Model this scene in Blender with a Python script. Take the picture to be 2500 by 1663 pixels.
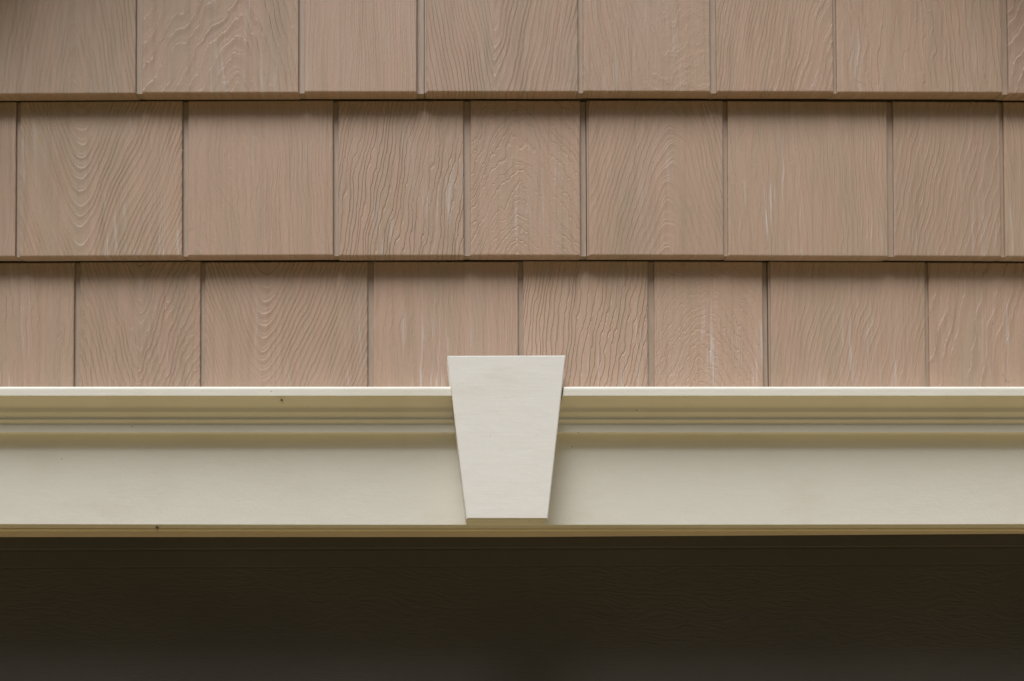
import bpy, bmesh, math, random
from mathutils import Vector, Matrix

# ------------------------------------------------------------------ clear
for o in list(bpy.data.objects):
    bpy.data.objects.remove(o, do_unlink=True)
scene = bpy.context.scene
COL = scene.collection
R = math.radians
rng = random.Random(11)

# ------------------------------------------------------------------ camera
PW, PH = 2500.0, 1663.0            # photograph size, the unit of all measurements
LENS, SENSOR = 35.0, 36.0
FPX = LENS / SENSOR * PW
TILT = R(-3.7)
PPU, PPV = 1040.0, 1583.0          # where the optical axis meets the picture (shifted lens)
CAM = Vector((0.0, -1.14, 2.064))
cd = bpy.data.cameras.new('camera')
cam = bpy.data.objects.new('camera', cd)
COL.objects.link(cam)
cam.location = CAM
cam.rotation_euler = (math.pi / 2 + TILT, 0, 0)
cd.sensor_fit = 'HORIZONTAL'
cd.sensor_width = SENSOR
cd.lens = LENS
cd.shift_x = (PW / 2 - PPU) / PW
cd.shift_y = (PPV - PH / 2) / PW
cd.clip_start = 0.01
cd.clip_end = 500
cd.dof.use_dof = True
cd.dof.focus_distance = 1.085
cd.dof.aperture_fstop = 4.0
scene.camera = cam

# ------------------------------------------------------------------ sky, sun, exposure
SUN_EL, SUN_AZ = R(64), R(-26)     # high, in front of the wall, a little to the left
w = bpy.data.worlds.new('World')
scene.world = w
w.use_nodes = True
nt = w.node_tree
nt.nodes.clear()
wo = nt.nodes.new('ShaderNodeOutputWorld')
bg = nt.nodes.new('ShaderNodeBackground')
sk = nt.nodes.new('ShaderNodeTexSky')
sk.sky_type = 'NISHITA'
sk.sun_disc = False
sk.sun_elevation = SUN_EL
sk.sun_rotation = R(180) - SUN_AZ
sk.air_density = 1.0
sk.dust_density = 1.6
sk.ozone_density = 0.5
bg.inputs['Strength'].default_value = 0.05
nt.links.new(sk.outputs[0], bg.inputs[0])
nt.links.new(bg.outputs[0], wo.inputs[0])

sd = bpy.data.lights.new('sun', 'SUN')
sd.energy = 1.5
sd.angle = R(34)
sd.color = (0.975, 0.985, 1.0)
sun = bpy.data.objects.new('sun', sd)
COL.objects.link(sun)
sdir = Vector((math.sin(SUN_AZ) * math.cos(SUN_EL), -math.cos(SUN_AZ) * math.cos(SUN_EL), math.sin(SUN_EL)))
sun.rotation_euler = sdir.to_track_quat('Z', 'Y').to_euler()
sun.location = (0, -3, 5)

scene.view_settings.view_transform = 'Standard'
scene.view_settings.look = 'None'
scene.view_settings.gamma = 1.0
scene.view_settings.use_curve_mapping = False
scene.view_settings.exposure = 1.45

# ------------------------------------------------------------------ helpers
_rot = Matrix.Rotation(math.pi / 2 + TILT, 3, 'X')


def at(u, v, y):
    """point of the plane y = const seen at picture point (u, v)"""
    d = _rot @ Vector(((u - PPU) / FPX, -(v - PPV) / FPX, -1.0))
    t = (y - CAM.y) / d.y
    return CAM + d * t


def X(u, v, y):
    return at(u, v, y).x


def Z(v, y, u=1040.0):
    return at(u, v, y).z


def tag(o, label=None, cat=None, group=None, kind=None):
    if label: o['label'] = label
    if cat: o['category'] = cat
    if group: o['group'] = group
    if kind: o['kind'] = kind
    return o


def empty(name, loc):
    o = bpy.data.objects.new(name, None)
    o.empty_display_size = 0.05
    COL.objects.link(o)
    o.location = loc
    return o


def link(name, me, mat, parent=None, loc=(0, 0, 0)):
    """link a mesh; loc is in world space"""
    o = bpy.data.objects.new(name, me)
    COL.objects.link(o)
    if mat and not me.materials:
        me.materials.append(mat)
    if parent:
        o.parent = parent
        p = Vector((0, 0, 0))
        q = parent
        while q:
            p += q.location
            q = q.parent
        o.location = Vector(loc) - p
    else:
        o.location = loc
    return o


def mesh_from_bm(name, bm):
    bmesh.ops.recalc_face_normals(bm, faces=bm.faces)
    me = bpy.data.meshes.new(name)
    bm.to_mesh(me)
    bm.free()
    return me


def box_bm(x0, x1, y0, y1, z0, z1, bevel=0.0, seg=2):
    bm = bmesh.new()
    bmesh.ops.create_cube(bm, size=1.0)
    for v in bm.verts:
        v.co = Vector((x0 if v.co.x < 0 else x1, y0 if v.co.y < 0 else y1, z0 if v.co.z < 0 else z1))
    if bevel:
        bmesh.ops.bevel(bm, geom=bm.edges[:], offset=bevel, segments=seg, affect='EDGES', profile=0.5)
    return bm


def prism_x(profile, xa, xb, closed=True, nx=1):
    """extrude a closed (y, z) profile along x; xa / xb may be functions of (y, z)"""
    fa = xa if callable(xa) else (lambda y, z: xa)
    fb = xb if callable(xb) else (lambda y, z: xb)
    bm = bmesh.new()
    rings = []
    for i in range(nx + 1):
        t = i / nx
        rings.append([bm.verts.new((fa(y, z) * (1 - t) + fb(y, z) * t, y, z)) for y, z in profile])
    n = len(profile)
    for i in range(nx):
        for k in range(n):
            bm.faces.new((rings[i][k], rings[i][(k + 1) % n], rings[i + 1][(k + 1) % n], rings[i + 1][k]))
    bm.faces.new(rings[0])
    bm.faces.new(list(reversed(rings[-1])))
    return bm


# ------------------------------------------------------------------ node shorthand
class N:
    def __init__(self, name):
        self.m = bpy.data.materials.new(name)
        self.m.use_nodes = True
        self.t = self.m.node_tree
        self.b = self.t.nodes['Principled BSDF']

    def node(self, kind, **kw):
        n = self.t.nodes.new(kind)
        for k, v in kw.items():
            setattr(n, k, v)
        return n

    def put(self, sock, v):
        if hasattr(v, 'is_output'):
            self.t.links.new(v, sock)
        else:
            sock.default_value = v

    def math(self, op, a, b=None, c=None, clamp=False):
        n = self.node('ShaderNodeMath', operation=op, use_clamp=clamp)
        self.put(n.inputs[0], a)
        if b is not None: self.put(n.inputs[1], b)
        if c is not None: self.put(n.inputs[2], c)
        return n.outputs[0]

    def vec(self, x, y, z):
        n = self.node('ShaderNodeCombineXYZ')
        for i, v in enumerate((x, y, z)): self.put(n.inputs[i], v)
        return n.outputs[0]

    def sep(self, v):
        n = self.node('ShaderNodeSeparateXYZ')
        self.put(n.inputs[0], v)
        return n.outputs

    def noise(self, vec, scale=1.0, detail=2.0, rough=0.5, dist=0.0):
        n = self.node('ShaderNodeTexNoise', noise_dimensions='3D')
        self.put(n.inputs['Vector'], vec)
        n.inputs['Scale'].default_value = scale
        n.inputs['Detail'].default_value = detail
        n.inputs['Roughness'].default_value = rough
        n.inputs['Distortion'].default_value = dist
        return n.outputs[0]

    def ramp(self, v, lo, hi, a=0.0, b=1.0, smooth=True):
        n = self.node('ShaderNodeMapRange', interpolation_type='SMOOTHSTEP' if smooth else 'LINEAR')
        self.put(n.inputs['Value'], v)
        n.inputs['From Min'].default_value = lo
        n.inputs['From Max'].default_value = hi
        self.put(n.inputs['To Min'], a)
        self.put(n.inputs['To Max'], b)
        return n.outputs[0]

    def mix(self, f, a, b):
        n = self.node('ShaderNodeMix', data_type='RGBA')
        self.put(n.inputs[0], f)
        self.put(n.inputs[6], a if hasattr(a, 'is_output') else (*a, 1.0))
        self.put(n.inputs[7], b if hasattr(b, 'is_output') else (*b, 1.0))
        return n.outputs[2]

    def scale_col(self, c, f):
        n = self.node('ShaderNodeVectorMath', operation='SCALE')
        self.put(n.inputs[0], c)
        self.put(n.inputs['Scale'], f)
        return n.outputs[0]

    def bump(self, h, dist, strength=1.0):
        n = self.node('ShaderNodeBump')
        n.inputs['Strength'].default_value = strength
        n.inputs['Distance'].default_value = dist
        self.put(n.inputs['Height'], h)
        self.t.links.new(n.outputs[0], self.b.inputs['Normal'])

    def oattr(self, name):
        return self.node('ShaderNodeAttribute', attribute_type='OBJECT', attribute_name=name).outputs['Vector']

    def objco(self):
        return self.node('ShaderNodeTexCoord').outputs['Object']

    def worldco(self):
        return self.node('ShaderNodeNewGeometry').outputs['Position']


# ------------------------------------------------------------------ materials
def shingle_material():
    m = N('moulded cedar shingle')
    x, y, z = m.sep(m.objco())
    sx, sz, c = m.sep(m.oattr('grain_shape'))       # rings per metre across / along, roundness of the tip
    x0, seed, shear = m.sep(m.oattr('grain_place'))
    amp, jag, groove = m.sep(m.oattr('grain_relief'))
    wear, pink, tone = m.sep(m.oattr('grain_colour'))
    seedv = m.math('MULTIPLY', seed, 7.31)
    # slow drift of the grain and finer jags
    nslow = m.noise(m.vec(m.math('MULTIPLY', x, 14.0), seedv, m.math('MULTIPLY', z, 7.0)), 1.0, 2.0)
    nmid = m.noise(m.vec(m.math('MULTIPLY', x, 48.0), seedv, m.math('MULTIPLY', z, 17.0)), 1.0, 2.0, 0.5)
    nfine = m.noise(m.vec(m.math('MULTIPLY', x, 230.0), seedv, m.math('MULTIPLY', z, 70.0)), 1.0, 2.0, 0.6)
    dx = m.math('SUBTRACT', x, x0)
    r = m.math('SQRT', m.math('ADD', m.math('MULTIPLY', dx, dx), m.math('MULTIPLY', c, c)))
    phi = m.math('MULTIPLY', r, sx)
    phi = m.math('ADD', phi, m.math('MULTIPLY', z, sz))
    phi = m.math('ADD', phi, m.math('MULTIPLY', x, shear))
    phi = m.math('ADD', phi, m.math('MULTIPLY', m.math('SUBTRACT', nslow, 0.5), 5.0))
    phi = m.math('ADD', phi, m.math('MULTIPLY', m.math('SUBTRACT', nmid, 0.5), m.math('MULTIPLY', jag, 2.6)))
    phi = m.math('ADD', phi, m.math('MULTIPLY', m.math('SUBTRACT', nfine, 0.5), m.math('MULTIPLY', jag, 0.7)))
    # uneven ring widths
    nr = m.noise(m.vec(m.math('MULTIPLY', phi, 0.45), seedv, 0.0), 1.0, 1.0)
    phi = m.math('ADD', phi, m.math('MULTIPLY', nr, 1.6))
    s = m.math('FRACT', phi)
    fall = m.ramp(s, 0.86, 1.0, 1.0, 0.0)
    saw = m.math('MULTIPLY', m.math('POWER', s, 2.6), fall)
    cut = m.math('MULTIPLY', m.ramp(s, 0.70, 0.84, 0.0, -1.0), m.ramp(s, 0.84, 0.98, 1.0, 0.0))
    ring = m.math('ADD', m.math('MULTIPLY', saw, m.math('SUBTRACT', 1.0, groove)), m.math('MULTIPLY', cut, groove))
    patch = m.noise(m.vec(m.math('MULTIPLY', x, 22.0), m.math('ADD', seedv, 4.0), m.math('MULTIPLY', z, 11.0)), 1.0, 1.0)
    ring = m.math('MULTIPLY', ring, m.math('MULTIPLY', amp, m.ramp(patch, 0.30, 0.56, 0.40, 1.0)))
    # finer rings between the strong ones, then fibres and a pebbly skin
    s2 = m.math('FRACT', m.math('ADD', m.math('MULTIPLY', phi, 2.0), 0.35))
    fine = m.math('MULTIPLY', m.math('POWER', s2, 1.5), m.ramp(s2, 0.80, 1.0, 1.0, 0.0))
    fmask = m.noise(m.vec(m.math('MULTIPLY', x, 30.0), m.math('ADD', seedv, 41.0), m.math('MULTIPLY', z, 9.0)), 1.0, 1.0)
    ring = m.math('ADD', ring, m.math('MULTIPLY', fine, m.ramp(fmask, 0.35, 0.6, 0.03, 0.11)))
    fib = m.noise(m.vec(m.math('MULTIPLY', x, 620.0), seedv, m.math('MULTIPLY', z, 34.0)), 1.0, 2.0, 0.6)
    peb = m.noise(m.vec(m.math('MULTIPLY', x, 480.0), seedv, m.math('MULTIPLY', z, 330.0)), 1.0, 2.0, 0.6)
    h = m.math('ADD', ring, m.math('MULTIPLY', fib, 0.20))
    h = m.math('ADD', h, m.math('MULTIPLY', peb, 0.13))
    m.bump(h, 0.00165, 1.0)
    # colour: tan with pinkish and olive streaks, pale bloom worn into the lower end
    st = m.noise(m.vec(m.math('MULTIPLY', x, 34.0), m.math('ADD', seedv, 9.0), m.math('MULTIPLY', z, 5.0)), 1.0, 3.0, 0.6, 0.6)
    st2 = m.noise(m.vec(m.math('MULTIPLY', x, 210.0), m.math('ADD', seedv, 2.0), m.math('MULTIPLY', z, 8.0)), 1.0, 2.0, 0.6)
    col = m.mix(m.math('ADD', m.ramp(st, 0.3, 0.7), pink, clamp=True), (0.358, 0.262, 0.180), (0.408, 0.276, 0.197))
    st3 = m.noise(m.vec(m.math('MULTIPLY', x, 60.0), m.math('ADD', seedv, 27.0), m.math('MULTIPLY', z, 7.0)), 1.0, 3.0, 0.6, 0.8)
    col = m.mix(m.math('MULTIPLY', m.ramp(st3, 0.45, 0.68), 0.28), col, (0.370, 0.280, 0.215))
    col = m.mix(m.math('MULTIPLY', m.ramp(st2, 0.42, 0.75), 0.45), col, (0.300, 0.212, 0.142))
    col = m.mix(m.math('MULTIPLY', m.ramp(s, 0.55, 0.95), 0.10), col, (0.27, 0.19, 0.13))
    wn = m.noise(m.vec(m.math('ADD', m.math('MULTIPLY', x, 300.0), m.math('MULTIPLY', nmid, 3.0)), m.math('ADD', seedv, 15.0),
                       m.math('MULTIPLY', z, 9.0)), 1.0, 3.0, 0.62)
    wm = m.noise(m.vec(m.math('MULTIPLY', x, 26.0), m.math('ADD', seedv, 21.0), m.math('MULTIPLY', z, 9.0)), 1.0, 1.0)
    wmask = m.math('MULTIPLY', m.ramp(wn, 0.54, 0.70), m.ramp(wm, 0.47, 0.62))
    wmask = m.math('MULTIPLY', wmask, m.math('MULTIPLY', wear, m.ramp(z, 0.17, 0.03, 0.30, 1.0)))
    col = m.mix(wmask, col, (0.485, 0.43, 0.39))
    spk = m.noise(m.vec(m.math('MULTIPLY', x, 190.0), m.math('ADD', seedv, 33.0), m.math('MULTIPLY', z, 150.0)), 1.0, 0.0)
    col = m.mix(m.ramp(spk, 0.93, 0.945), col, (0.09, 0.065, 0.045))
    col = m.scale_col(col, tone)
    m.put(m.b.inputs['Base Color'], col)
    m.b.inputs['Roughness'].default_value = 0.62
    m.b.inputs['Specular IOR Level'].default_value = 0.3
    return m.m


def plain_siding():
    m = N('siding joint')
    x, y, z = m.sep(m.worldco())
    f = m.noise(m.vec(m.math('MULTIPLY', x, 300.0), 0.0, m.math('MULTIPLY', z, 40.0)), 1.0, 2.0)
    col = m.mix(m.ramp(f, 0.3, 0.7), (0.300, 0.222, 0.158), (0.345, 0.250, 0.180))
    m.put(m.b.inputs['Base Color'], col)
    m.b.inputs['Roughness'].default_value = 0.6
    m.bump(f, 0.0003, 0.6)
    return m.m


def paint(name, base, brush=1.0, peel=1.0, speck=0.0, stain=(0.55, 0.50, 0.38)):
    m = N(name)
    x, y, z = m.sep(m.worldco())
    br = m.noise(m.vec(m.math('MULTIPLY', x, 28.0), m.math('MULTIPLY', y, 40.0), m.math('MULTIPLY', z, 620.0)), 1.0, 3.0, 0.6, 0.3)
    pe = m.noise(m.vec(x, y, z), 420.0, 2.0, 0.55)
    lump = m.noise(m.vec(m.math('MULTIPLY', x, 30.0), m.math('MULTIPLY', y, 30.0), m.math('MULTIPLY', z, 60.0)), 1.0, 2.0)
    h = m.math('ADD', m.math('MULTIPLY', br, 0.55 * brush), m.math('MULTIPLY', pe, 0.40 * peel))
    h = m.math('ADD', h, m.math('MULTIPLY', lump, 0.8))
    drip = m.noise(m.vec(m.math('MULTIPLY', x, 95.0), 3.0, m.math('MULTIPLY', z, 210.0)), 1.0, 1.0)
    h = m.math('ADD', h, m.math('MULTIPLY', m.ramp(drip, 0.80, 0.90), 1.2))
    m.bump(h, 0.00055, 0.8)
    st = m.noise(m.vec(m.math('MULTIPLY', x, 9.0), y, m.math('MULTIPLY', z, 16.0)), 1.0, 4.0, 0.6)
    col = m.mix(m.math('MULTIPLY', m.ramp(st, 0.48, 0.78), 0.22), base, stain)
    d = m.noise(m.vec(x, y, z), 300.0, 0.0)
    col = m.mix(m.ramp(d, 0.885, 0.90), col, (0.22, 0.18, 0.12))
    m.put(m.b.inputs['Base Color'], col)
    m.put(m.b.inputs['Roughness'], m.ramp(lump, 0.3, 0.7, 0.46, 0.58))
    m.b.inputs['Specular IOR Level'].default_value = 0.35
    return m.m


def door_material(embossed):
    m = N('dark brown door skin' if embossed else 'dark brown door edge')
    x, y, z = m.sep(m.worldco())
    wob = m.noise(m.vec(m.math('MULTIPLY', x, 9.0), 0.0, m.math('MULTIPLY', z, 16.0)), 1.0, 2.0)
    zz = m.math('ADD', z, m.math('MULTIPLY', wob, 0.05))
    zz = m.math('ADD', zz, m.math('MULTIPLY', x, 0.02))
    g = m.noise(m.vec(m.math('MULTIPLY', x, 55.0), 0.0, m.math('MULTIPLY', zz, 330.0)), 1.0, 2.0, 0.55, 0.5)
    g2 = m.noise(m.vec(m.math('MULTIPLY', x, 150.0), 5.0, m.math('MULTIPLY', zz, 520.0)), 1.0, 2.0, 0.5)
    big = m.noise(m.vec(m.math('MULTIPLY', x, 5.0), 7.7, m.math('MULTIPLY', z, 7.0)), 1.0, 2.0)
    h = m.math('ADD', m.ramp(g, 0.35, 0.65), m.math('MULTIPLY', g2, 0.4))
    h = m.math('MULTIPLY', h, m.ramp(big, 0.3, 0.65, 0.45, 1.0))
    m.bump(h, 0.00042 if embossed else 0.00006, 0.9)
    col = m.mix(m.ramp(big, 0.3, 0.7), (0.054, 0.048, 0.042), (0.062, 0.055, 0.048))
    m.put(m.b.inputs['Base Color'], col)
    m.b.inputs['Roughness'].default_value = 0.6
    m.b.inputs['Specular IOR Level'].default_value = 0.35
    return m.m


def simple(name, c1, c2, scale, rough=0.8, bump=0.0, aniso=(1, 1, 1)):
    m = N(name)
    x, y, z = m.sep(m.worldco())
    f = m.noise(m.vec(m.math('MULTIPLY', x, aniso[0]), m.math('MULTIPLY', y, aniso[1]), m.math('MULTIPLY', z, aniso[2])), scale, 4.0, 0.6)
    m.put(m.b.inputs['Base Color'], m.mix(m.ramp(f, 0.3, 0.7), c1, c2))
    m.b.inputs['Roughness'].default_value = rough
    if bump: m.bump(f, bump, 1.0)
    return m.m


M_SH = shingle_material()
M_JOINT = plain_siding()
M_PAINT = paint('cream trim paint', (0.745, 0.72, 0.635), 0.30, 0.8)
M_KEY = paint('cream brushed paint', (0.785, 0.763, 0.712), 0.28, 0.45)
M_STOP = simple('almond vinyl', (0.76, 0.68, 0.52), (0.80, 0.72, 0.56), 40.0, 0.45, 0.0002, (0.3, 1, 6))
M_FLAP = simple('tan vinyl flap', (0.44, 0.36, 0.27), (0.48, 0.40, 0.30), 40.0, 0.5, 0.0002, (0.3, 1, 4))
M_DOOR = door_material(True)
M_DOORP = door_material(False)
M_BOARD = simple('sheathing', (0.22, 0.16, 0.10), (0.28, 0.20, 0.13), 30.0)
M_BUG = simple('dry brown husk', (0.03, 0.02, 0.012), (0.07, 0.045, 0.025), 900.0)
M_CONC = simple('driveway tan gravel', (0.36, 0.26, 0.115), (0.46, 0.34, 0.16), 6.0, 0.9, 0.002)
M_LAWN = simple('dry lawn', (0.16, 0.15, 0.05), (0.24, 0.21, 0.08), 5.0, 0.95, 0.02)

# ------------------------------------------------------------------ ground
bm = bmesh.new()
bmesh.ops.create_grid(bm, x_segments=2, y_segments=2, size=60)
g = link('ground', mesh_from_bm('ground', bm), M_LAWN, None, (0, 0, -0.02))
tag(g, kind='structure')
drv = link('driveway', mesh_from_bm('driveway', box_bm(-4.5, 4.5, -8.0, 0.30, -0.015, 0.0)), M_CONC)
tag(drv, kind='structure')

# ------------------------------------------------------------------ measured planes
Y_BUTT = -0.026          # front of a shingle at its butt
Y_TOP = -0.0095          # front of a shingle where the next course covers it
Y_FAS = -0.030           # front of the header board
Y_KEY = -0.0675          # front of the keystone
Z1 = Z(224.8, Y_BUTT)    # butt line, top course in view
Z2 = Z(623.4, Y_BUTT)    # butt line, second course
PITCH = Z1 - Z2
Z3 = Z2 - PITCH
Z_CAPTOP = Z(945, -0.064)
Z_FASBOT = Z(1281.5, Y_FAS)
X_L, X_R = -1.25, 1.45   # extent of the built wall

# ------------------------------------------------------------------ shingle wall
wall = empty('shingle_wall', (0, 0, 2.0))
tag(wall, 'tan wall of cedar-look shingles in staggered courses above the cream header', 'wall')
link('sheathing', mesh_from_bm('sheathing', box_bm(X_L, X_R, 0.0, 0.10, Z_FASBOT + 0.004, 3.2)), M_BOARD, wall)

# grain kinds: shape(sx, sz, c), shear, (amp, jag, groove)
KIND = {
    'arch':   ((170, 32, 0.006), 0,   (0.60, 0.35, 0.2)),
    'flame':  ((90, 34, 0.005),  22,  (0.65, 0.60, 0.0)),
    'straight': ((55, 4, 0.05),  210, (0.22, 0.35, 0.3)),
    'vee':    ((-215, 42, 0.004), 30, (0.60, 0.30, 0.0)),
    'wavy':   ((-110, 50, 0.01),  100, (0.42, 0.90, 0.2)),
    'sweep':  ((130, 45, 0.05), -170, (0.70, 0.60, 0.2)),
    'rough':  ((40, 10, 0.05),   100,  (0.32, 1.00, 0.0)),
    'bowl':   ((-215, 72, 0.017), 20, (0.55, 0.22, 0.0)),
    'plain':  ((60, 16, 0.05),    150, (0.20, 1.00, 0.0)),
    'ripple': ((34, 34, 0.03),  -190, (0.30, 0.95, 1.0)),
    'chevron': ((110, 62, 0.008), 0,  (0.34, 1.05, 0.6)),
    'dome':   ((190, 56, 0.020), 0,   (0.62, 0.22, 0.3)),
    'slant':  ((20, 34, 0.05),  -150, (0.36, 0.40, 0.0)),
    'jagvee': ((-165, 60, 0.004), 10, (0.60, 0.75, 0.0)),
    'long':   ((25, 14, 0.05),  -85,  (0.65, 0.50, 0.0)),
}


X_MID = X(1250, 700, -0.02)


def bow(x):
    """the courses run a little high in the middle of the wall"""
    t = max(-1.3, min(1.3, (x - X_MID) / 0.57))
    return -0.0017 * t * t, -0.0034 * t / 0.57


def shingle(uc_x0, uc_x1, zb, kind, xc=None, wear=0.6, pink=0.0, tone=1.0, seed=None, flip=1):
    x0, x1 = uc_x0, uc_x1
    w_, h_ = x1 - x0, PITCH - 0.0006
    bm = bmesh.new()
    bmesh.ops.create_cube(bm, size=1.0)
    jt = rng.uniform(-0.0004, 0.0004)
    for v in bm.verts:
        top = v.co.z > 0
        px = w_ / 2 * (1 if v.co.x > 0 else -1)
        pz = h_ if top else 0.0
        if v.co.y < 0:
            py = (Y_TOP if top else Y_BUTT) + jt
        else:
            py = -0.0015 if top else Y_TOP - 0.0013
        v.co = Vector((px, py, pz))
    ed = []
    for e in bm.edges:
        ys = [v.co.y < -0.004 and (v.co.z > 0.01 or v.co.y < -0.02) for v in e.verts]
        if all(ys): ed.append(e)
    bmesh.ops.bevel(bm, geom=ed, offset=0.0017, segments=3, affect='EDGES', profile=0.55)
    me = mesh_from_bm('shingle', bm)
    o = link('shingle', me, M_SH, wall, ((x0 + x1) / 2, 0, zb + bow((x0 + x1) / 2)[0] + rng.uniform(-0.0006, 0.0005)))
    o.rotation_euler.y = -bow((x0 + x1) / 2)[1] * 0.8 + R(rng.uniform(-0.12, 0.12))
    sh, shear, rel = KIND[kind]
    cx = ((xc if xc is not None else (x0 + x1) / 2) - (x0 + x1) / 2)
    o['grain_shape'] = (float(sh[0]), float(sh[1]), float(sh[2]))
    o['grain_place'] = (float(cx), float(seed if seed is not None else rng.uniform(0, 40)), float(shear * flip))
    o['grain_relief'] = (float(rel[0]), float(rel[1]), float(rel[2]))
    o['grain_colour'] = (float(wear), float(pink), float(tone) * rng.uniform(0.95, 1.03))
    return o


def joint(x0, x1, zb, ledge=False):
    """recessed strip between two shingles, moulded with the course"""
    def strip(a, b, rec):
        h_ = PITCH - 0.0008
        prof = [(Y_BUTT + rec, 0.0003), (Y_TOP + rec, h_), (0.0, h_), (Y_TOP - 0.0010, 0.0003)]
        bm = prism_x(prof, a - (a + b) / 2, b - (a + b) / 2)
        link('joint_strip', mesh_from_bm('joint_strip', bm), M_JOINT, wall, ((a + b) / 2, 0, zb + bow((a + b) / 2)[0]))
    if ledge:
        mid = x0 + (x1 - x0) * 0.74
        strip(x0 - 0.0008, mid, 0.0044)
        strip(mid + 0.0007, x1 + 0.0008, 0.0022)
    else:
        strip(x0 - 0.0008, x1 + 0.0008, 0.0031)


# gaps measured along each course (left edge, right edge) and what lies between them
ROWS = [
    (Z1, 228, Y_BUTT, [(331, 346), (729, 743), (1017.5, 1041, 1), (1412, 1424), (1735, 1750), (2036, 2044), (2448.6, 2463.6)],
     [('arch', 180, .3, 0, .97), ('flame', 590, .5, .1, 1.0), ('straight', None, .2, .5, 1.0), ('vee', 1205, .2, .2, 1.0),
      ('wavy', 1560, .3, .3, 1.0), ('sweep', 1950, .3, .3, .98), ('rough', None, .4, .1, .98), ('flame', 2520, .3, .1, .97)]),
    (Z2, 626, Y_BUTT, [(37, 47), (445, 458), (814, 826), (1133, 1148), (1417.5, 1438, 1), (1768, 1778), (2169, 2184), (2446, 2455)],
     [('straight', None, .5, .0, 1.0), ('bowl', 190, .9, .0, 1.0), ('plain', None, .35, .35, 1.02), ('ripple', None, .8, .25, 1.02),
      ('chevron', 1270, .4, .25, 1.02), ('dome', 1637, .4, .2, 1.02), ('plain', None, 1.0, .15, 1.01), ('slant', None, .3, .1, 1.0),
      ('straight', None, .7, -.1, 1.0)]),
    (Z3, 940, -0.023, [(180, 193), (489, 499), (898, 911), (1266, 1277.5), (1583, 1598.6), (1864.6, 1882.5, 1), (2262, 2271)],
     [('rough', None, 1.5, .0, 1.0), ('jagvee', 340, .4, .3, 1.0), ('bowl', 640, .7, .2, 1.02), ('plain', None, 1.0, .35, 1.05),
      ('ripple', None, .8, .3, 1.05), ('chevron', 1720, 1.1, .3, 1.05), ('slant', None, .6, .2, 1.02), ('long', 2250, .5, .3, 1.0)]),
]
for zb, vv, yy, gaps, kinds in ROWS:
    gx = [(X(gp[0], vv, yy), X(gp[1], vv, yy), len(gp) > 2) for gp in gaps]
    # the wall runs on past the picture on both sides
    nvis = len(gx)
    left, right = [], []
    e = gx[0][0]
    while e > X_L + 0.22:
        wd = rng.uniform(0.12, 0.18)
        if not left: wd = max(wd, gx[0][0] - X(-60, vv, yy))
        left.insert(0, (e - wd - 0.0055, e - wd, False))
        e = e - wd - 0.0055
    e = gx[-1][1]
    while e < X_R - 0.22:
        wd = rng.uniform(0.12, 0.18)
        if not right: wd = max(wd, X(2560, vv, yy) - e)
        right.append((e + wd, e + wd + 0.0055, False))
        e = e + wd + 0.0055
    allg = left + gx + right
    edges = [X_L] + [q for gp in allg for q in gp[:2]] + [X_R]
    for k in range(len(allg) + 1):
        a, b = edges[2 * k], edges[2 * k + 1]
        j = k - len(left)
        if 0 <= j < len(kinds):
            kd, cu, wear, pink, tone = kinds[j]
            shingle(a, b, zb, kd, X(cu, vv, yy) if cu is not None else None, wear, pink, tone)
        else:
            shingle(a, b, zb, rng.choice(list(KIND)), rng.uniform(a, b), rng.uniform(.2, .8), rng.uniform(0, .3), 1.0)
    for a, b, led in allg:
        joint(a, b, zb, led)
# two more courses above the picture
for c in (1, 2):
    e = X_L
    while e < X_R - 0.05:
        wd = min(rng.uniform(0.12, 0.18), X_R - e)
        shingle(e, e + wd, Z1 + PITCH * c, rng.choice(list(KIND)), e + wd * rng.random(), rng.uniform(.2, .8), rng.uniform(0, .3), 1.0)
        if e + wd + 0.0055 < X_R: joint(e + wd, e + wd + 0.0055, Z1 + PITCH * c)
        e += wd + 0.0055

# ------------------------------------------------------------------ header: board, crown mouldings
header = empty('door_header', (0, 0, Z_FASBOT))
tag(header, 'wide cream painted door header with crown moulding along its top', 'header')
# keystone side lines (front plane), used for its own shape and for the cut ends of the moulding
KT, KB = 868.5, 1266.5
zt, zb_ = Z(KT, Y_KEY), Z(KB, Y_KEY)
kxl_t, kxr_t = X(1092, KT, Y_KEY), X(1381, KT - 1, Y_KEY)
kxl_b, kxr_b = X(1139.5, KB, Y_KEY), X(1337.5, KB, Y_KEY)


def key_left(z): return kxl_t + (kxl_b - kxl_t) * (zt - z) / (zt - zb_)
def key_right(z): return kxr_t + (kxr_b - kxr_t) * (zt - z) / (zt - zb_)


hb = 0.0008
zt_hb = Z(985, Y_FAS)
hprof = [(Y_FAS, Z_FASBOT + hb), (Y_FAS + 0.0003, Z_FASBOT + 0.0003), (Y_FAS + hb, Z_FASBOT), (0.086, Z_FASBOT), (0.086, zt_hb), (Y_FAS, zt_hb)]
bm = prism_x(hprof, X_L, X_R, nx=36)
for v in bm.verts:
    if v.co.z < Z_FASBOT + 0.01:
        t = max(-1.0, min(1.0, (v.co.x - X_MID) / 0.60))
        v.co.z -= 0.0009 * (1 - t * t) - 0.0003
link('header_board', mesh_from_bm('header_board', bm), M_PAINT, header)

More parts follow.
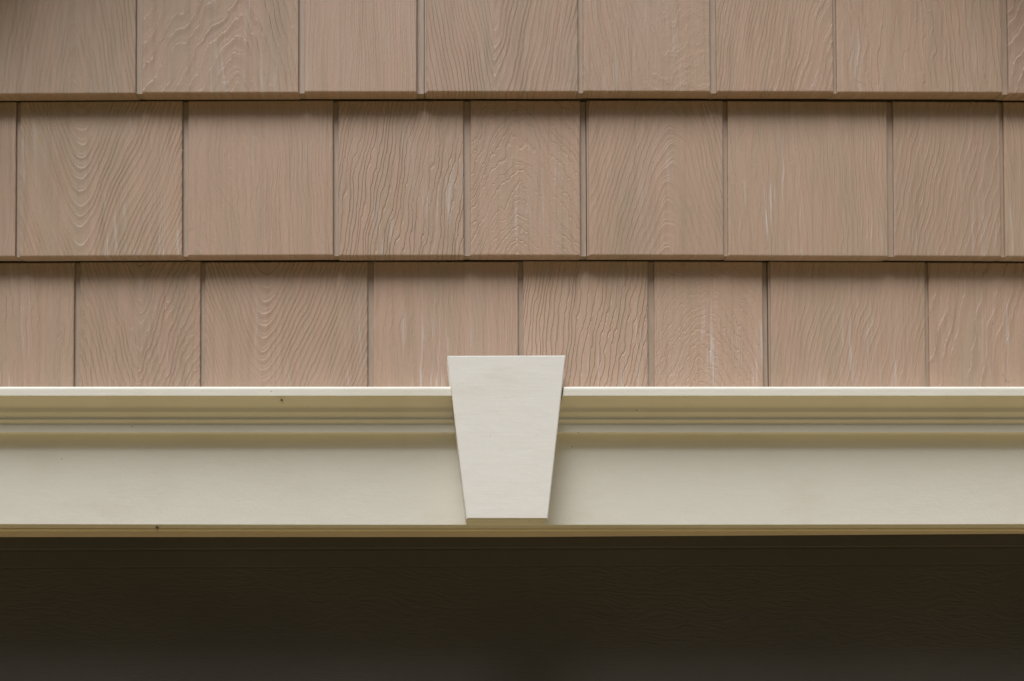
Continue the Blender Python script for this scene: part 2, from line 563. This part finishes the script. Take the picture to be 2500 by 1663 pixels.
# crown profile: (picture row of the point, depth in front of the wall)
yc = -0.0645
CR = [(944.5, -0.0600), (945.0, -0.0630), (947.0, -0.0641), (950.5, yc), (966.0, yc), (967.6, -0.0638),
      (968.8, -0.0575), (974.0, -0.0560), (981.0, -0.0530), (988.0, -0.0498), (993.0, -0.0480), (997.0, -0.0474),
      (1002.0, -0.0473), (1006.0, -0.0472), (1010.0, -0.0461), (1014.0, -0.0446), (1018.0, -0.0434), (1020.0, -0.0430),
      (1021.0, -0.0431), (1022.2, -0.0438), (1023.6, -0.0444), (1025.2, -0.0446), (1026.8, -0.0443), (1028.6, -0.0434), (1030.5, -0.0422),
      (1033.0, -0.0413), (1035.6, -0.0411), (1036.8, -0.0415), (1038.0, -0.0420), (1039.6, -0.0424), (1055.5, -0.0424), (1057.2, -0.0414)]
prof = [(y, Z(v, y)) for v, y in CR]
zlow = prof[-1][1]
prof = [(-0.012, prof[0][1] - 0.0002)] + prof + [(Y_FAS + 0.0007, zlow - 0.0001), (Y_FAS + 0.0007, zlow + 0.012), (-0.012, zlow + 0.016)]
bmL = prism_x(prof, X_L, lambda y, z: key_left(z) - 0.0002, nx=1)
bmR = prism_x(prof, lambda y, z: key_right(z) + 0.0021, X_R, nx=1)
for nm, b in (('crown_moulding', bmL), ('crown_moulding', bmR)):
    link(nm, mesh_from_bm(nm, b), M_PAINT, header)

# ------------------------------------------------------------------ keystone
kc = (kxl_b + kxr_b) / 2
bm = bmesh.new()
vs = []
for y in (Y_KEY, Y_FAS + 0.008):
    vs.append([bm.verts.new((kxl_t - kc, y - Y_KEY, zt - zb_)), bm.verts.new((kxr_t - kc, y - Y_KEY, zt - zb_ + 0.0004)),
               bm.verts.new((kxr_b - kc, y - Y_KEY, 0)), bm.verts.new((kxl_b - kc, y - Y_KEY, 0))])
for q in vs[1]:
    q.co.y = Y_FAS - 0.0003 - Y_KEY
bm.faces.new(vs[0])
bm.faces.new(list(reversed(vs[1])))
for k in range(4):
    bm.faces.new((vs[0][k], vs[0][(k + 1) % 4], vs[1][(k + 1) % 4], vs[1][k]))
bmesh.ops.recalc_face_normals(bm, faces=bm.faces)
front = [e for e in bm.edges if all(abs(v.co.y) < 1e-6 for v in e.verts)]
bmesh.ops.bevel(bm, geom=front, offset=0.0009, segments=3, affect='EDGES')
ks = link('keystone', mesh_from_bm('keystone', bm), M_KEY, None, (kc, Y_KEY, zb_))
tag(ks, 'tapered cream keystone block fixed across the middle of the header', 'keystone')

# ------------------------------------------------------------------ door stop under the header
Y_ST = 0.036
zs0, zs1 = Z(1284.0, Y_ST), Z(1297.5, Y_ST)
stop = empty('door_stop', (0, Y_ST, zs1))
tag(stop, 'thin almond weather stop with flexible seal tucked under the header board', 'door stop')
sp = [(Y_ST + 0.003, Z_FASBOT - 0.0008), (Y_ST + 0.0015, Z(1287.0, Y_ST)), (Y_ST, Z(1288.5, Y_ST)), (Y_ST - 0.0006, Z(1291, Y_ST)),
      (Y_ST - 0.0026, Z(1293, Y_ST)), (Y_ST - 0.0030, Z(1296.6, Y_ST)), (Y_ST - 0.0020, zs1), (Y_ST + 0.02, zs1), (Y_ST + 0.02, Z_FASBOT - 0.0006)]
link('stop_strip', mesh_from_bm('stop_strip', prism_x(sp, X_L, X_R)), M_STOP, stop)


def sag(x):
    """the soft seal droops to the left and lifts to the right"""
    t = (x - X(1250, 1300, 0.03)) / 0.57
    return (0.0036 * t if t > 0 else 0.0) * 1.0


bm = bmesh.new()
nx = 40
pr = [(Y_ST + 0.002, zs1 - 0.0002), (Y_ST + 0.004, None), (Y_ST + 0.0065, None), (Y_ST + 0.0055, zs1 - 0.0002)]
rows_ = []
zl = Z(1311.0, Y_ST + 0.004)
for i in range(nx + 1):
    xx = X_L + (X_R - X_L) * i / nx
    zz = min(zl + sag(xx), zs1 - 0.002)
    rows_.append([bm.verts.new((xx, y, zz if z is None else z)) for y, z in pr])
for i in range(nx):
    for k in range(4):
        bm.faces.new((rows_[i][k], rows_[i][(k + 1) % 4], rows_[i + 1][(k + 1) % 4], rows_[i + 1][k]))
bm.faces.new(rows_[0]); bm.faces.new(list(reversed(rows_[-1])))
link('seal_flap', mesh_from_bm('seal_flap', bm), M_FLAP, stop)

# ------------------------------------------------------------------ garage door
Y_DR = 0.090
ROLL = R(0.2)
door = empty('garage_door', (0.0, Y_DR, 0.02))
tag(door, 'dark brown garage door with embossed wood grain below the header', 'garage door')


def dz(v): return Z(v, Y_DR)


DT = Z_FASBOT + 0.02
# top section: lip, smooth rail, embossed skin
z_lip, z_sm = dz(1340.5), dz(1383)
tp = [(Y_DR - 0.0012, DT), (Y_DR - 0.0012, z_lip + 0.0020), (Y_DR - 0.0006, z_lip + 0.0006), (Y_DR + 0.0004, z_lip), (Y_DR + 0.035, z_lip), (Y_DR + 0.035, DT)]
parts = [('top_lip', tp, M_DOORP),
         ('top_rail', [(Y_DR + 0.0004, z_lip - 0.0002), (Y_DR, z_lip - 0.0020), (Y_DR, z_sm + 0.0010), (Y_DR + 0.0006, z_sm), (Y_DR + 0.035, z_sm), (Y_DR + 0.035, z_lip - 0.0002)], M_DOORP)]
for nm, p_, mt in parts:
    o = link(nm, mesh_from_bm(nm, prism_x([(y, z - z_sm) for y, z in p_], X_L, X_R)), mt, door, (0, 0, z_sm))
    o.rotation_euler = (0, -ROLL, 0)
sec = 0.50
z_top = z_sm - 0.0003
k = 0
while z_top > 0.1:
    z_bot = max(z_top - (sec - 0.06 if k == 0 else sec), 0.03)
    p_ = [(Y_DR + 0.0004, 0.0), (Y_DR + 0.0002, -0.0012), (Y_DR + 0.0002, z_bot - z_top + 0.012), (Y_DR + 0.008, z_bot - z_top + 0.003), (Y_DR + 0.035, z_bot - z_top + 0.003), (Y_DR + 0.035, 0.0)]
    o = link('door_section', mesh_from_bm('door_section', prism_x(p_, X_L, X_R)), M_DOOR, door, (0, 0, z_top))
    o.rotation_euler = (0, -ROLL, 0)
    z_top = z_bot
    k += 1

# ------------------------------------------------------------------ unseen gable roof, added to shade the wall's upper corners
M_SOFF = simple('soffit paint', (0.50, 0.46, 0.38), (0.56, 0.52, 0.43), 12.0, 0.6)
M_ROOF = simple('roof shingles', (0.05, 0.045, 0.04), (0.09, 0.08, 0.07), 20.0, 0.9, 0.004)
GX, GZ, PITCHR, OVER = X(1250, 900, -0.03), 3.42, R(43), 0.10
roof = empty('added_shade_roof', (GX, 0, GZ))
tag(roof, 'unseen gable roof added above the shingled wall to shade its upper corners', 'roof')
for sgn in (-1, 1):
    L = 1.75
    dx_, dz_ = sgn * math.cos(PITCHR), -math.sin(PITCHR)
    nx_, nz_ = sgn * math.sin(PITCHR), math.cos(PITCHR)
    def slab(name, a0, a1, n0, n1, y0, y1, mat):
        bm = bmesh.new()
        co = [(a0 * dx_ + n0 * nx_, a0 * dz_ + n0 * nz_), (a1 * dx_ + n0 * nx_, a1 * dz_ + n0 * nz_),
              (a1 * dx_ + n1 * nx_, a1 * dz_ + n1 * nz_), (a0 * dx_ + n1 * nx_, a0 * dz_ + n1 * nz_)]
        f0 = [bm.verts.new((x, y0, z)) for x, z in co]
        f1 = [bm.verts.new((x, y1, z)) for x, z in co]
        bm.faces.new(f0); bm.faces.new(list(reversed(f1)))
        for k in range(4):
            bm.faces.new((f0[k], f0[(k + 1) % 4], f1[(k + 1) % 4], f1[k]))
        link(name, mesh_from_bm(name, bm), mat, roof, (GX, 0, GZ))
    slab('soffit', 0.003, L, 0.0, 0.012, -OVER, 0.6, M_SOFF)
    slab('rake_board', 0.003, L, -0.02, 0.13, -OVER - 0.022, -OVER - 0.001, M_PAINT)
    slab('roof_slope', 0.003, L + 0.03, 0.132, 0.15, -OVER - 0.04, 0.6, M_ROOF)

# ------------------------------------------------------------------ unseen trees, added around the driveway to block low sky light
M_BARK = simple('bark', (0.07, 0.05, 0.035), (0.12, 0.09, 0.06), 14.0, 0.9, 0.01, (1, 1, 0.2))
M_LEAF = simple('tree leaves', (0.075, 0.085, 0.018), (0.115, 0.120, 0.030), 1.5, 0.7)
tr = random.Random(5)
bmc = bmesh.new()
for i in range(5200):
    t = tr.random() ** 0.8
    zc = 1.0 + 6.2 * t
    rad = 1.75 * (1 - 0.62 * t) * (0.35 + 0.65 * tr.random() ** 0.5) * (1 + 0.22 * math.sin(zc * 3.1))
    a_ = tr.uniform(0, 2 * math.pi)
    c_ = Vector((rad * math.cos(a_), rad * math.sin(a_), zc + tr.uniform(-.15, .15)))
    rm = Matrix.Rotation(tr.uniform(0, 6.28), 3, 'Z') @ Matrix.Rotation(tr.uniform(-1.2, 1.2), 3, 'X')
    sz_ = tr.uniform(0.09, 0.19)
    q = [bmc.verts.new(c_ + rm @ Vector(p_) * sz_) for p_ in ((-.5, 0, 0), (0, -.9, .1), (.5, 0, 0), (0, .9, .1))]
    bmc.faces.new(q)
mec = bpy.data.meshes.new('crown'); bmc.to_mesh(mec); bmc.free()
bmt = bmesh.new()
bmesh.ops.create_cone(bmt, segments=12, radius1=0.17, radius2=0.03, depth=6.6, matrix=Matrix.Translation((0, 0, 3.3)))
met = mesh_from_bm('trunk', bmt)
for i, (tx, ty) in enumerate([(-7.4, -6.2), (-6.0, -8.6), (-3.8, -10.4), (-1.4, -11.2), (1.2, -11.3), (3.6, -10.6), (5.9, -8.8), (7.3, -6.4), (-7.8, -3.8), (7.8, -3.9), (-8.0, -1.2), (8.0, -1.3)]):
    t_ = empty('added_evergreen', (tx, ty, -0.02))
    tag(t_, 'unseen evergreen tree added in front of the garage to block low sky light', 'tree', 'added evergreens blocking low sky light')
    link('crown', mec, M_LEAF, t_, (tx, ty, -0.02))
    link('trunk', met, M_BARK, t_, (tx, ty, -0.02))
    t_.rotation_euler.z = i * 0.9
    t_.scale = (1.25, 1.25, 1.30 + 0.08 * (i % 3))

# ------------------------------------------------------------------ small debris
def husk(name, label, u, v, y, size, ang):
    """a shrivelled insect: bent body with a few stick legs"""
    p = at(u, v, y)
    bm = bmesh.new()
    bmesh.ops.create_uvsphere(bm, u_segments=8, v_segments=6, radius=size * 0.30)
    for q in bm.verts:
        q.co.x *= 1.5; q.co.z *= 0.8
        q.co.z += 0.25 * size * (q.co.x / size) ** 2
    def leg(a, b, r):
        d = Vector(b) - Vector(a)
        mt = Matrix.Translation((Vector(a) + Vector(b)) / 2) @ d.to_track_quat('Z', 'Y').to_matrix().to_4x4()
        bmesh.ops.create_cone(bm, segments=5, radius1=r, radius2=r * 0.6, depth=d.length, matrix=mt)
    for q in (-0.3, 0.0, 0.35):
        leg((q * size, 0, 0), (q * size * 2.2 + 0.25 * size, 0.2 * size, -0.95 * size), size * 0.07)
        leg((q * size, 0, 0), (q * size * 1.8 - 0.3 * size, 0.25 * size, 0.75 * size), size * 0.05)
    o = link(name, mesh_from_bm(name, bm), M_BUG, None, p)
    o.rotation_euler = (0, ang, 0)
    tag(o, label, 'insect')
    return o


husk('insect_husk', 'tiny dry insect husk clinging under the cap of the crown moulding', 688, 977, -0.0592, 0.0030, 0.5)
husk('insect_husk', 'dark insect husk hanging at the bottom edge of the header board', 384, 1288, -0.0275, 0.0040, 0.9)
